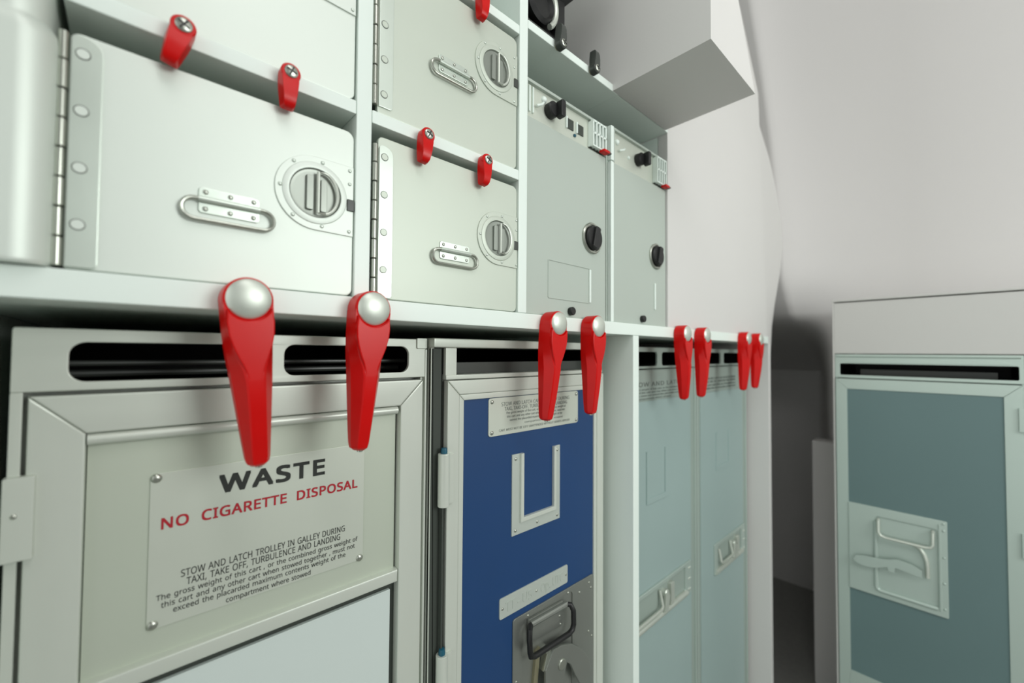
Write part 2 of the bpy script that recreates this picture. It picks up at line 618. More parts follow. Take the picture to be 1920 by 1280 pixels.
    st_.box(w - 0.0062, w - 0.0002, -0.0026, 0.0, lz - 0.0085, lz + 0.0015, 0.0006)
    st_.build('latch_bolt', 'greylatch', root)
    return root


rz4 = (0.0265, 0.0605, 0.0948, 0.1292)
container(-0.0280, 0.0475, 0.1705, 0.1420, (0.1392, 0.0808), (0.0813, 0.0510), (0.001, 0.1405), rz4,
          'aluminium container with large flat hinge rivets, directly above the waste trolley')
container(-0.0280, 0.2180, 0.1700, 0.200, (0.1392, 0.1040), (0.0813, 0.0730), (0.004, 0.190), (0.03, 0.064, 0.098, 0.132, 0.166),
          'aluminium container at the top left, directly above the one over the waste trolley')
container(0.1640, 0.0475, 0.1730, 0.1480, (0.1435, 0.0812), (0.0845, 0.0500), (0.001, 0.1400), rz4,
          'aluminium container in the middle bay below the shelf with two small red latches', skin='boxshade')
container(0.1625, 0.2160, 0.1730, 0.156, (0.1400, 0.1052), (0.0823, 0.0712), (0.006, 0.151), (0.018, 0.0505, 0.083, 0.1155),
          'aluminium container high in the middle bay, above the two small red latches', skin='boxshade')

# big container at the far left with rounded corners
lt = thing('rounded_container', 'large pale metal container with a rounded corner at the far left edge', 'container', (-0.0315, 0.345, H))
lb = B()


def lring(z, inset, w=0.22, r=0.016):
    x1, y0 = -inset, inset
    pts = [(-w, y0), ]
    for k in range(9):
        a = -PI / 2 + PI / 2 * k / 8
        pts.append((x1 - r + r * math.cos(a), y0 + r + r * math.sin(a)))
    pts += [(x1, 0.33), (-w, 0.33)]
    return [(x, y, z) for x, y in pts]


lb.loft([lring(0.0475, 0.001), lring(0.0500, 0.0), lring(0.176, 0.0), lring(0.181, 0.0006), lring(0.184, 0.002), lring(0.187, 0.003), lring(0.40, 0.003)])
lb.build('shell', 'box', lt)


# ------------------------------------------------------------------ tall enamelled units
def tall_unit(x0, x1, zt, zs, z0, label, yf, left_post, knob, label_rect, foot, turn):
    root = thing('galley_unit', label, 'appliance', (0, yf, H), group='tall grey units under the white bay ceiling')
    B().box(x0, x1, 0.006, 0.42, z0, zt, 0.001).build('body', 'unit', root)
    B().box(x0 + left_post, x1, 0.0, 0.0058, z0, zs - 0.0012, 0.0012).build('door', 'unit', root)
    # recessed control panel framed at the top
    fr = B()
    fr.box(x0 + left_post, x1, 0.0, 0.0058, zt - 0.004, zt, 0.0008)
    fr.box(x0 + left_post, x0 + left_post + 0.004, 0.0, 0.0058, zs, zt - 0.004, 0.0006)
    fr.box(x1 - 0.004, x1, 0.0, 0.0058, zs, zt - 0.004, 0.0006)
    fr.build('control_frame', 'unit', root)
    cp = B()
    cp.box(x0 + left_post + 0.004, x1 - 0.004, 0.0046, 0.0062, zs, zt - 0.004)
    panel = cp.build('control_panel', 'plate', root)
    if left_post:
        e = B()
        e.box(x0 + 0.003, x0 + left_post, -0.001, 0.006, z0, zs - 0.0008, 0.001)
        e.box(x0 + 0.003, x0 + left_post, -0.001, 0.006, zs + 0.0008, zt, 0.001)
        e.build('edge_post', 'white', root)
    # grille at the right
    g = B()
    gx0, gx1 = x1 - 0.036, x1 - 0.0055
    for k in range(5):
        x = gx0 + (gx1 - gx0) * k / 4
        g.box(x - 0.0013, x + 0.0013, -0.005, 0.0046, zs + 0.004, zt - 0.006, 0.0005)
    g.box(gx0 - 0.001, gx1 + 0.001, -0.005, 0.0, zt - 0.008, zt - 0.005, 0.0005)
    g.box(gx0 - 0.001, gx1 + 0.001, -0.005, 0.0, (zs + zt) / 2 - 0.002, (zs + zt) / 2 + 0.001, 0.0005)
    g.box(gx0 - 0.001, gx1 + 0.001, -0.005, 0.0, zs + 0.003, zs + 0.005, 0.0005)
    g.build('grille', 'white', root)
    B().box(gx0, gx1, 0.003, 0.0045, zs + 0.003, zt - 0.005).build('grille_backing', 'gap', root)
    rl = B()
    rl.box(x1 - 0.018, x1 - 0.004, -0.0105, -0.001, zs - 0.0005, zs + 0.0035, 0.001)
    lev = rl.build('release_lever', 'red', root)
    B().box(x1 - 0.005, x1 + 0.002, -0.0095, -0.003, zs + 0.0003, zs + 0.0032, 0.0008).build('lever_tip', 'greylatch', lev)
    # control knob with a wing
    kx, kz = knob
    k = B()
    k.cyl(kx - 0.002, -0.006, 0.0046, kz, 0.0100, 28, 0.0015)
    k.prism(rrect(kx + 0.001, kx + 0.010, kz - 0.0105, kz + 0.0115, 0.003), -0.0145, -0.005, 0.0015)
    k.build('control_knob', 'dark', root)
    # round bezel and turn knob on the door
    tx, tz = turn
    bz = B()
    bz.lathe([(0.0222, 0.0), (0.0222, -0.0018), (0.0208, -0.003), (0.0192, -0.003), (0.0185, -0.0012), (0, -0.0012)], (tx, 0, tz), 40)
    bz.build('knob_bezel', 'steel', root)
    tk = B()
    tk.lathe([(0.0176, -0.0012), (0.0176, -0.005), (0.0160, -0.0068), (0, -0.0068)], (tx, 0, tz), 36)
    tk.prism(rrect(tx - 0.0058, tx + 0.0058, tz - 0.0158, tz + 0.0158, 0.003), -0.0105, -0.006, 0.0015)
    tk.xform(Matrix.Translation((tx, 0, tz)) @ Matrix.Rotation(math.radians(14), 4, 'Y') @ Matrix.Translation((-tx, 0, -tz)))
    tk.build('turn_knob', 'dark', root)
    if label_rect:
        a, b, c, d, strip = label_rect
        h = B()
        if a is not None:
            h.holed(rrect(a, b, c, d, 0.002), [rrect(a + 0.0012, b - 0.0012, c + 0.0012, d - 0.0012, 0.001)], -0.0008, 0.0002, 0.0002)
            h.build('card_holder', 'unit', root)
        s_ = B()
        s_.box(strip[0], strip[1], -0.0022, 0.0, strip[2], strip[3], 0.0007)
        s_.build('holder_strip', 'white', root)
    fx, fz = foot
    fk = B()
    fk.cyl(fx, -0.006, 0.0, fz, 0.0056, 20, 0.001)
    fk.build('foot_knob', 'dark', root)
    return root, panel


u1, p1 = tall_unit(0.3535, 0.5210, 0.3395, 0.2930, 0.0475, 'wider tall grey unit with two small dark display windows, beside a white partition', 0.3605, 0.0,
                   (0.4030, 0.3150), (0.3945, 0.4820, 0.0700, 0.1200, (0.4800, 0.4835, 0.0712, 0.1180)), (0.4395, 0.0560), (0.4870, 0.1637))
for xa, za in ((0.4365, 0.3140), (0.4585, 0.3140)):
    B().box(xa, xa + 0.0135, 0.0034, 0.0048, za - 0.007, za + 0.007, 0.0004).build('display_window', 'gap', p1)
    B().box(xa - 0.0035, xa - 0.0008, 0.0020, 0.0048, za - 0.008, za + 0.008, 0.0005).build('display_divider', 'white', p1)
B().box(0.4505, 0.4545, 0.0024, 0.0048, 0.3000, 0.3035, 0.0004).build('indicator', 'bluecap', p1)
q = B()
q.box(0.3615, 0.3640, 0.0020, 0.0048, 0.300, 0.333, 0.0005)
q.box(0.3680, 0.3700, 0.0020, 0.0048, 0.300, 0.333, 0.0005)
q.tube([(0.374, 0.001, 0.311), (0.380, -0.002, 0.313), (0.386, 0.001, 0.319)], 0.0016)
q.dome(0.3900, 0.0046, 0.3260, 0.0045, 0.004)
q.build('toggle_switches', 'white', p1)

u2, p2 = tall_unit(0.5310, 0.7045, 0.3465, 0.2925, 0.0475, 'tall grey unit with a bright white left edge, beside the blank white panel', 0.3605, 0.0105,
                   (0.6200, 0.3200), (None, 0, 0, 0, (0.6630, 0.6665, 0.0750, 0.1200)), (0.6230, 0.0566), (0.6695, 0.1672))
q = B()
q.dome(0.5570, 0.0046, 0.3290, 0.0045, 0.004)
q.tube([(0.560, 0.001, 0.316), (0.567, -0.002, 0.318), (0.574, 0.001, 0.323)], 0.0016)
q.dome(0.5900, 0.0046, 0.3150, 0.0030, 0.003)
q.build('toggle_switches', 'white', p2)


# ------------------------------------------------------------------ red latches
def sect(hw_b, hw_f, yb, yf, z, cx=0.0, r=0.25):
    """8-point blade section: wide back, narrower front with sloping flanks"""
    ym = yb + (yf - yb) * 0.45
    return [(cx - hw_b, yb, z), (cx - hw_b, ym, z), (cx - hw_f - (hw_b - hw_f) * 0.18, yf * 0.93 + ym * 0.07, z), (cx - hw_f, yf, z),
            (cx + hw_f, yf, z), (cx + hw_f + (hw_b - hw_f) * 0.18, yf * 0.93 + ym * 0.07, z), (cx + hw_b, ym, z), (cx + hw_b, yb, z)]


def big_latch(label):
    root = thing('turn_latch', label, 'latch', (0, 0, 0), group='big red latches along the main shelf')
    lv = B()
    # head: a barrel round the pivot, joined to the blade below
    lv.lathe([(0, 0), (0.0150, 0), (0.0156, -0.001), (0.0156, -0.0165), (0.0148, -0.0182), (0.0136, -0.0186), (0, -0.0186)], (0, -0.0005, 0), 40)
    lv.loft([sect(0.0154, 0.0150, -0.0005, -0.0186, -0.0015), sect(0.0154, 0.0148, -0.0005, -0.0186, -0.0125)])
    rows = [(0.0153, 0.0146, -0.0005, -0.0186, -0.0120), (0.0152, 0.0134, -0.0005, -0.0188, -0.0230),
            (0.0147, 0.0112, -0.0005, -0.0190, -0.0330), (0.0140, 0.0084, -0.0005, -0.0192, -0.0420),
            (0.0132, 0.0056, -0.0006, -0.0206, -0.0490), (0.0126, 0.0046, -0.0008, -0.0217, -0.0565), (0.0106, 0.0043, -0.0014, -0.0196, -0.0800),
            (0.0087, 0.0043, -0.0022, -0.0165, -0.1030), (0.0079, 0.0041, -0.0028, -0.0154, -0.1120), (0.0070, 0.0036, -0.0036, -0.0142, -0.1160), (0.0046, 0.0022, -0.0055, -0.0118, -0.1180)]
    lv.loft([sect(*r) for r in rows])
    # raised spade below the cap, its upper edge curved round the cap
    sp = [(x, z) for x, z in arc(0, 0, 0.0151, math.radians(206), math.radians(334), 16)]
    sp += [(0.0144, -0.0160), (0.0138, -0.0240), (0.0120, -0.0320), (0.0092, -0.0400), (0.0066, -0.0460), (0.0050, -0.0520), (0.0046, -0.0580)]
    sp += [(-x, z) for x, z in sp[:16:-1]]
    lv.prism(sp, -0.0216, -0.0150, 0.0009)
    lever = lv.build('lever', 'red', root, sharp=18)
    cp = B()
    cp.lathe([(0.0139, -0.0180), (0.0139, -0.0192), (0.0132, -0.0202), (0.0105, -0.0216), (0.0060, -0.0226), (0, -0.0229)], (0, 0, 0.0004), 40)
    cp.build('cap', 'chrome', root)
    pin = B()
    pin.lathe([(0, 0.0), (0.0022, 0.0), (0.0022, 0.0026), (0, 0.0026)], (0, -0.0085, -0.1195), 14, 'z')
    pin.build('stop_pin', 'steel', lever)
    return root


big = big_latch('largest red latch, left one of two before the waste trolley')
bigs = [(0.0626, 5.0, None),
        (0.1530, -3.0, 'second largest red latch, over the right end of the waste trolley'),
        (0.3890, -5.5, 'left red latch of two before the blue trolley, tip over its placard'),
        (0.4700, -1.5, 'right red latch of two before the blue trolley, beside the white partition'),
        (0.7370, 4.0, 'left red latch of the pair just right of the white partition'),
        (0.8210, -2.0, 'red latch over the seam between the two pale teal trolleys'),
        (1.0480, -3.5, 'left red latch of the farthest pair on the main shelf'),
        (1.1330, -7.0, 'farthest red latch, rightmost of all on the main shelf')]
for i, (x, a, lab) in enumerate(bigs):
    loc, rot = (x, SF, H + 0.0355), (0, math.radians(-a), 0)
    if i == 0:
        big.location, big.rotation_euler = loc, rot
    else:
        copy_tree(big, loc, rot, lab)


def small_latch(label, name='screw_latch', m='red', group='small red latches on the upper shelves'):
    root = thing(name, label, 'latch', (0, 0, 0), group=group)
    lv = B()
    lv.lathe([(0, 0), (0.0066, 0), (0.0070, -0.0006), (0.0070, -0.0084), (0.0062, -0.0094), (0, -0.0094)], (0, -0.0022, 0), 28)
    rows = [(0.0069, 0.0058, -0.0022, -0.0114, -0.0003), (0.0069, 0.0057, -0.0022, -0.0116, -0.006), (0.0065, 0.0051, -0.0020, -0.0122, -0.012),
            (0.0056, 0.0044, -0.0018, -0.0122, -0.0185), (0.0050, 0.0039, -0.0018, -0.0110, -0.0232), (0.0043, 0.0033, -0.0020, -0.0094, -0.0252), (0.0028, 0.0020, -0.0035, -0.0075, -0.0262)]
    lv.loft([sect(*r) for r in rows])
    lv.build('lever', m, root, sharp=28)
    sc = B()
    sc.lathe([(0.0047, -0.0110), (0.0047, -0.0122), (0.0036, -0.0130), (0, -0.0134)], (0, 0, 0.0003), 24)
    s_ = sc.build('screw', 'steel', root)
    x_ = B()
    x_.box(-0.0005, 0.0005, -0.01365, -0.0126, -0.0032, 0.0038)
    x_.box(-0.0035, 0.0035, -0.01360, -0.0126, -0.0002, 0.0008)
    x_.xform(Matrix.Rotation(math.radians(20), 4, 'Y'))
    x_.build('screw_slot', 'dark', s_)
    bs = B()
    bs.cyl(0, -0.0022, 0.0, 0, 0.0048, 20)
    bs.build('washer', 'tan', root)
    return root


sm = small_latch('left of the two small red screw latches above the waste trolley container')
smalls = [(0.0235, 0.2120, -15, None), (0.0880, 0.2112, -1, 'right of the two small red screw latches above the waste trolley container'),
          (0.2080, 0.2068, -5, 'left of the two small red screw latches in the middle bay'),
          (0.2810, 0.2055, -3, 'right of the two small red screw latches in the middle bay'),
          (0.2760, 0.3850, -2, 'small red screw latch cut by the top edge of the photo')]
for i, (x, z, a, lab) in enumerate(smalls):
    loc, rot = (x, SF, H + z), (0, math.radians(-a), 0)
    if i == 0:
        sm.location, sm.rotation_euler = loc, rot
    else:
        copy_tree(sm, loc, rot, lab)

bl = small_latch('dark grey latch turned upward in front of the black coffee maker', 'upright_latch', 'greylatch', 'dark latches turned upward on the top shelf')
bl.location, bl.rotation_euler = (0.4045, SF, H + 0.3975), (0, PI, 0)
copy_tree(bl, (0.4770, SF, H + 0.3990), (0, PI, 0), 'dark grey latch turned upward near the corner of the overhead locker')


# ------------------------------------------------------------------ trolleys (local: x right, y into the bay, z up from the floor)
def miter_frame(root, x0, x1, z0, z1, w, y0, y1, mv='frame', mh='framex', bev=0.0015, name='door_frame', bottom=True, lip=0.0):
    """door frame of four mitred bars, one part each"""
    inn = (x0 + w, x1 - w, z0 + w, z1 - w)
    bars = [([(x0, z0), (inn[0], inn[2]), (inn[0], inn[3]), (x0, z1)], mv), ([(x1, z0), (x1, z1), (inn[1], inn[3]), (inn[1], inn[2])], mv),
            ([(x0, z1), (inn[0], inn[3]), (inn[1], inn[3]), (x1, z1)], mh)]
    if bottom:
        bars.append(([(x0, z0), (x1, z0), (inn[1], inn[2]), (inn[0], inn[2])], mh))
    out = []
    for poly, m in bars:
        c = (sum(p[0] for p in poly) / 4, sum(p[1] for p in poly) / 4)
        b = B()
        b.prism(poly, y0, y1, bev)
        out.append(b.build(name, m, root))
    return out


def shell(root, x0, x1, zt, y0, y1, head_h, m='frame', inner='dark'):
    """hollow body: sides, back, base and lid round a dark liner"""
    b = B()
    t_ = 0.004
    b.box(x0, x0 + t_, y0, y1, 0.0, zt, 0.0005)
    b.box(x1 - t_, x1, y0, y1, 0.0, zt, 0.0005)
    b.box(x0, x1, y1 - t_, y1, 0.0, zt)
    b.box(x0 + t_, x1 - t_, y0, y1 - t_, zt - 0.0035, zt, 0.0005)
    b.box(x0 + t_, x1 - t_, y0 + 0.012, y1 - t_, 0.0, zt - head_h)
    b.build('body', m, root)
    l_ = B()
    l_.box(x0 + t_, x1 - t_, y1 - 0.02, y1 - t_ - 0.001, zt - head_h, zt - 0.0036)
    l_.box(x0 + t_, x0 + t_ + 0.001, y0 + 0.003, y1 - 0.02, zt - head_h, zt - 0.0036)
    l_.box(x1 - t_ - 0.001, x1 - t_, y0 + 0.003, y1 - 0.02, zt - head_h, zt - 0.0036)
    l_.box(x0 + t_, x1 - t_, y0 + 0.003, y1 - 0.02, zt - head_h, zt - head_h + 0.001)
    l_.box(x0 + t_, x1 - t_, y0 + 0.003, y1 - 0.02, zt - 0.0046, zt - 0.0036)
    l_.build('liner', inner, root)


# ---- waste trolley
WX = 0.0
wt = thing('waste_trolley', 'aluminium waste trolley marked WASTE NO CIGARETTE DISPOSAL at the lower left', 'trolley', (WX, 0.4055, 0), group='trolleys in their bays')
zt = H + 0.0140
shell(wt, -0.0520, 0.2440, zt, 0.0025, 0.36, 0.042)
hp = B()
hp.holed(rrect(-0.0520, 0.2440, H - 0.0275, zt, (0.001, 0.001, 0.002, 0.002)),
         [rrect(-0.0270, 0.0925, H - 0.0215, H + 0.0050, 0.0085, 6), rrect(0.1030, 0.2235, H - 0.0215, H + 0.0055, 0.0085, 6)], -0.001, 0.003, 0.0008)
hp.build('head_panel', 'framex', wt)
rl = B()
rl.tube([(-0.045, 0.034, H - 0.010), (0.237, 0.034, H - 0.010)], 0.0022)
rl.tube([(-0.045, 0.050, H - 0.018), (0.237, 0.050, H - 0.018)], 0.0030)
rl.build('inner_rail', 'greylatch', wt)
cc = B()
cc.prism(rrect(0.2325, 0.2450, H + 0.0035, zt + 0.0010, 0.0015), -0.003, 0.0, 0.0006)
cc.build('corner_cap', 'frame', wt)
ed = B()
ed.box(-0.0520, -0.0465, -0.001, 0.002, 0.02, H - 0.0275, 0.0006)
ed.box(0.2432, 0.2455, -0.002, 0.004, 0.02, H + 0.003, 0.0006)
ed.build('edge_post', 'frame', wt)
door = B()
door.box(-0.0435, 0.2415, 0.0085, 0.0105, 0.03, H - 0.0300)
dr = door.build('door', 'gap', wt)
miter_frame(dr, -0.0445, 0.2415, 0.03, H - 0.0300, 0.0268, -0.0015, 0.009, bev=0.0018)
fl = B()
fl.box(-0.0172, 0.2130, 0.0062, 0.0085, H - 0.2275, H - 0.0570, 0.0004)
fl.build('waste_flap', 'flap', dr)
tb = B()
tb.tube([(-0.0172, 0.0018, H - 0.0612), (0.2120, 0.0018, H - 0.0612)], 0.0040, seg=16)
tb.build('hinge_bar', 'framex', dr)
ml = B()
ml.prism([(-0.0175, H - 0.2390), (0.2145, H - 0.2390), (0.2145, H - 0.2262), (-0.0175, H - 0.2262)], -0.0010, 0.0085, 0.0022)
ml.build('cross_rail', 'framex', dr)
lp = B()
lp.box(-0.0150, 0.2085, 0.0042, 0.0083, 0.06, H - 0.2465, 0.0006)
lp.build('lower_panel', 'lower', dr)
pl = B()
pl.prism(rrect(0.0162, 0.1790, H - 0.2065, H - 0.0920, 0.004), 0.0050, 0.0064, 0.0004)
plc = pl.build('placard', 'plate', dr)
for x, z in ((0.0197, -0.0955), (0.1755, -0.0962), (0.0197, -0.2032), (0.1755, -0.2040)):
    B().dome(x, 0.0051, H + z, 0.0034, 0.0019).build('screw', 'steel', plc)
tx = B()
yt = 0.00497
tx.text('WASTE', 0.0592, 0.1402, H - 0.1147, H - 0.1012, yt, 0.050, 1.12)
tx.build('lettering', 'ink', plc, label='bold black lettering')
tx = B()
tx.text('NO  CIGARETTE  DISPOSAL', 0.0234, 0.1720, H - 0.1340, H - 0.1260, yt, 0.030, 1.05)
tx.build('lettering', 'redink', plc, label='red lettering')
tx = B()
cap = 0.0049
for s_, a, b, z, hgt, w_ in (('STOW AND LATCH TROLLEY IN GALLEY DURING', 0.0357, 0.1605, -0.1735, 0.0054, 1.3),
                             ('TAXI, TAKE OFF, TURBULENCE AND LANDING', 0.0392, 0.1562, -0.1804, 0.0054, 1.3),
                             ('The gross weight of this cart , or the combined gross weight of', 0.0214, 0.1732, -0.1864, 0.0042, 1.4),
                             ('this cart and any other cart when stowed together , must not', 0.0244, 0.1705, -0.1924, 0.0042, 1.4),
                             ('exceed the placarded maximum contents weight of the', 0.0316, 0.1615, -0.1981, 0.0042, 1.4),
                             ('compartment where stowed', 0.0652, 0.1298, -0.2043, 0.0042, 1.4)):
    tx.text(s_, a, b, H + z, H + z + hgt, yt, 0.0, 1.0, w_)
tx.build('lettering', 'ink', plc, label='small black lettering')
hg = B()
hg.box(-0.0530, -0.0395, -0.0075, 0.0, H - 0.1310, H - 0.0795, 0.0008)
h_ = hg.build('hinge', 'frame', dr)
B().dome(-0.0478, -0.0074, H - 0.1030, 0.0016, 0.0008).build('screw', 'steel', h_)

# ---- blue trolley
bt = thing('blue_trolley', 'trolley with a blue door panel and a metal U-shaped card holder', 'trolley', (0, 0.3950, 0), group='trolleys in their bays')
zb = H + 0.0155
shell(bt, 0.2480, 0.5610, zb - 0.001, 0.004, 0.37, 0.043, 'frame')
lid = B()
lid.box(0.2470, 0.5620, -0.003, 0.37, zb - 0.0105, zb, 0.002)
lid.build('lid', 'framex', bt)
hb = B()
hb.box(0.2640, 0.2790, -0.0005, 0.005, H - 0.0265, zb - 0.0107, 0.0008)
hb.box(0.5330, 0.5600, -0.0005, 0.005, H - 0.0265, zb - 0.0107, 0.0008)
hb.box(0.2640, 0.5600, -0.0015, 0.020, H - 0.0310, H - 0.0258, 0.0008)
hb.build('head_frame', 'framex', bt)
dk = B()
dk.box(0.2790, 0.5330, 0.016, 0.021, H - 0.0258, H - 0.0120, 0.001)
dk.build('inner_rail', 'greylatch', bt)
ps = B()
ps.prism(rrect(0.2480, 0.2630, 0.02, zb - 0.0107, 0.001), 0.0035, 0.008, 0.002)
ps.build('edge_post', 'gap', bt)
bd = B()
bd.box(0.2670, 0.5600, 0.0045, 0.007, 0.03, H - 0.0325)
bdr = bd.build('door', 'gap', bt)
miter_frame(bdr, 0.2655, 0.5615, 0.03, H - 0.0320, 0.0165, -0.0030, 0.0046, bev=0.0016)
miter_frame(bdr, 0.2820, 0.5450, 0.0465, H - 0.0485, 0.0070, -0.0020, 0.0046, bev=0.0012, name='inner_frame')
bp = B()
bp.box(0.2892, 0.5378, 0.0004, 0.0046, 0.054, H - 0.0557)
bpl = bp.build('door_panel', 'blue', bdr)
pk = B()
pk.prism(rrect(0.3265, 0.4990, H - 0.1030, H - 0.0562, 0.0035), -0.0010, 0.0005, 0.0004)
pkc = pk.build('placard', 'plate', bdr)
for x, z in ((0.3315, -0.0608), (0.4945, -0.0608), (0.3315, -0.0985), (0.4945, -0.0985)):
    B().dome(x, -0.0009, H + z, 0.0026, 0.0016).build('screw', 'steel', pkc)
tx = B()
for s_, a, b, z, hgt in (('STOW AND LATCH CART IN GALLEY DURING', 0.3470, 0.4785, -0.0670, 0.0048), ('TAXI, TAKE-OFF, TURBULENCE AND LANDING', 0.3523, 0.4735, -0.0730, 0.0046),
                         ('The gross weight of this cart, or the combined gross weight of', 0.3548, 0.4707, -0.0775, 0.0030), ('this cart and any other cart when stowed together, must not', 0.3563, 0.4685, -0.0822, 0.0030),
                         ('exceed the placarded maximum contents weight of the', 0.3612, 0.4630, -0.0869, 0.0030), ('compartment where stowed', 0.3875, 0.4635, -0.0920, 0.0026),
                         ('CART MUST NOT BE LEFT UNATTENDED WITHOUT BRAKES APPLIED', 0.3432, 0.4795, -0.0985, 0.0030)):
    tx.text(s_, a, b, H + z, H + z + hgt, -0.00103, 0.0, 1.0, 1.25, 0.0002)
tx.build('lettering', 'greyink', pkc, label='small grey lettering')
# U-shaped card holder
uh = B()
ux0, ux1, ut, ub = 0.3660, 0.4585, H - 0.1305, H - 0.2335
uh.prism([(ux0, ut), (ux0, ub), (ux1, ub), (ux1, ut), (ux1 - 0.0150, ut), (ux1 - 0.0150, ub + 0.0205), (ux0 + 0.0190, ub + 0.0205), (ux0 + 0.0190, ut)], -0.0011, 0.0005, 0.0004)
uhd = uh.build('card_holder', 'tape', bdr)
ul = B()
ul.prism([(ux0 + 0.0135, ut), (ux0 + 0.0135, ub + 0.0150), (ux1 - 0.0105, ub + 0.0150), (ux1 - 0.0105, ut), (ux1 - 0.0150, ut), (ux1 - 0.0150, ub + 0.0205), (ux0 + 0.0190, ub + 0.0205), (ux0 + 0.0190, ut)], -0.0040, -0.0008, 0.0006)
ul.build('holder_lip', 'frame', uhd)
for x, z in ((ux0 + 0.006, ut - 0.006), (ux1 - 0.006, ut - 0.006), (ux0 + 0.006, ub + 0.006), (ux1 - 0.006, ub + 0.006), ((ux0 + ux1) / 2, ub + 0.007)):
    B().dome(x, -0.0010, z, 0.0022, 0.0013).build('rivet', 'steel', uhd)
# embossed strip
es = B()
es.prism(rrect(0.3465, 0.4765, H - 0.3300, H - 0.3045, 0.0025), -0.0010, 0.0005, 0.0004)
est = es.build('embossed_strip', 'tape', bdr)
for x in (0.3510, 0.4115, 0.4725):
    B().dome(x, -0.0009, H - 0.3175, 0.0018, 0.0012).build('rivet', 'steel', est)
tx = B()
tx.text('TT - US', 0.3560, 0.4030, H - 0.3235, H - 0.3115, -0.0010, 0.0, 1.0, 1.0, 0.0006)
tx.text('Op. UTC', 0.4200, 0.4660, H - 0.3235, H - 0.3115, -0.0010, 0.0, 1.0, 1.0, 0.0006)
tx.build('lettering', 'tape', est)
# latch recess
lr = B()
lx0, lx1, lz0, lz1 = 0.3690, 0.5378, H - 0.56, H - 0.3385
lr.holed(rrect(lx0, lx1, lz0, lz1, 0.004), [rrect(0.3860, 0.4870, lz0 + 0.02, H - 0.3455, 0.006)], -0.0014, 0.0005, 0.0004)
lrp = lr.build('latch_plate', 'recess', bdr)
pan = B()
pan.box(0.3860, 0.4870, 0.0000, 0.0003, lz0 + 0.02, H - 0.3455)
pan.build('latch_pan', 'recess', lrp)
for x, z in ((0.3955, -0.3435), (0.4770, -0.3450), (0.5030, -0.3540), (0.5260, -0.3480), (0.5310, -0.3570), (0.3750, -0.4180), (0.5250, -0.4200), (0.5330, -0.4300), (0.5080, -0.4800)):
    B().dome(x, -0.0013, H + z, 0.0019, 0.0014).build('rivet', 'steel', lrp)
hbk = B()
hbk.prism([(0.3950, H - 0.3780), (0.4640, H - 0.3840), (0.4640, H - 0.3500), (0.3950, H - 0.3480)], -0.0035, -0.0005, 0.0006)
hbk.tube([(0.3970, -0.0050, H - 0.3540), (0.4700, -0.0050, H - 0.3560)], 0.0040)
hbr = hbk.build('handle_bracket', 'recess', lrp)
for x, z in ((0.4000, -0.3750), (0.4580, -0.3800), (0.4560, -0.3680)):
    B().dome(x, -0.0034, H + z, 0.0018, 0.0012).build('rivet', 'steel', hbr)
bh = B()
bh.tube([(0.3955, -0.0060, H - 0.3540), (0.3890, -0.0110, H - 0.3560), (0.3870, -0.0130, H - 0.3640), (0.3870, -0.0140, H - 0.3800), (0.3885, -0.0140, H - 0.3860), (0.3960, -0.0140, H - 0.3890),
         (0.4640, -0.0140, H - 0.3910), (0.4715, -0.0140, H - 0.3885), (0.4745, -0.0140, H - 0.3820), (0.4750, -0.0130, H - 0.3640), (0.4735, -0.0090, H - 0.3570), (0.4680, -0.0050, H - 0.3560)], 0.0037, seg=12)
bh.build('pull_handle', 'dark', lrp)
sl = B()
sl.prism([(0.4090, H - 0.3950), (0.4170, H - 0.3930), (0.4020, H - 0.5200), (0.3930, H - 0.5200)], -0.0045, 0.0, 0.0012)
sl.build('latch_slider', 'tan', lrp)
fn = B()
fan = [(0.4180, H - 0.4200), (0.4330, H - 0.3990), (0.4500, H - 0.4010), (0.4720, H - 0.4090), (0.4950, H - 0.4260), (0.5120, H - 0.4480), (0.5170, H - 0.4650), (0.5080, H - 0.4780), (0.4930, H - 0.4770), (0.4800, H - 0.4560), (0.4700, H - 0.4370), (0.4620, H - 0.4300), (0.4540, H - 0.4480), (0.4400, H - 0.4700), (0.4180, H - 0.4500)]
fn.prism(fan, -0.0130, -0.0095, 0.0012)
fn.build('paddle_latch', 'recess', lrp)
pv = B()
pv.cyl(0.4500, -0.0150, -0.001, H - 0.4260, 0.0075, 24, 0.001)
pv.prism([(0.4240, H - 0.4020), (0.4320, H - 0.3985), (0.4250, H - 0.4220), (0.4170, H - 0.4220)], -0.0100, -0.001, 0.0008)
pv.build('latch_pivot', 'steel', lrp)
for x, z in ((0.4660, -0.4520), (0.4560, -0.4640)):
    B().dome(x, -0.0011, H + z, 0.002, 0.0014).build('rivet', 'steel', lrp)
for za, zb_ in ((-0.1690, -0.1115), (-0.395, -0.3285)):
    hg = B()
    hg.lathe([(0, 0), (0.0062, 0), (0.0066, 0.0008), (0.0066, zb_ - za - 0.0008), (0.0062, zb_ - za), (0, zb_ - za)], (0.2610, -0.0035, H + za), 20, 'z')
    hg.prism(rrect(0.2620, 0.2730, H + za + 0.002, H + zb_ - 0.001, 0.001), -0.0060, -0.0028, 0.0005)
    hh = hg.build('hinge', 'frame', bdr)
    pn = B()
    pn.lathe([(0, 0), (0.0035, 0), (0.0038, 0.002), (0.0030, 0.006), (0, 0.0064)], (0.2610, -0.0035, H + zb_), 16, 'z')
    pn.build('hinge_pin', 'bluecap', hh)
rd = B()
rd.box(0.2596, 0.2616, -0.0030, 0.0030, 0.05, H - 0.1115)
rd.build('hinge_rod', 'gap', bdr)


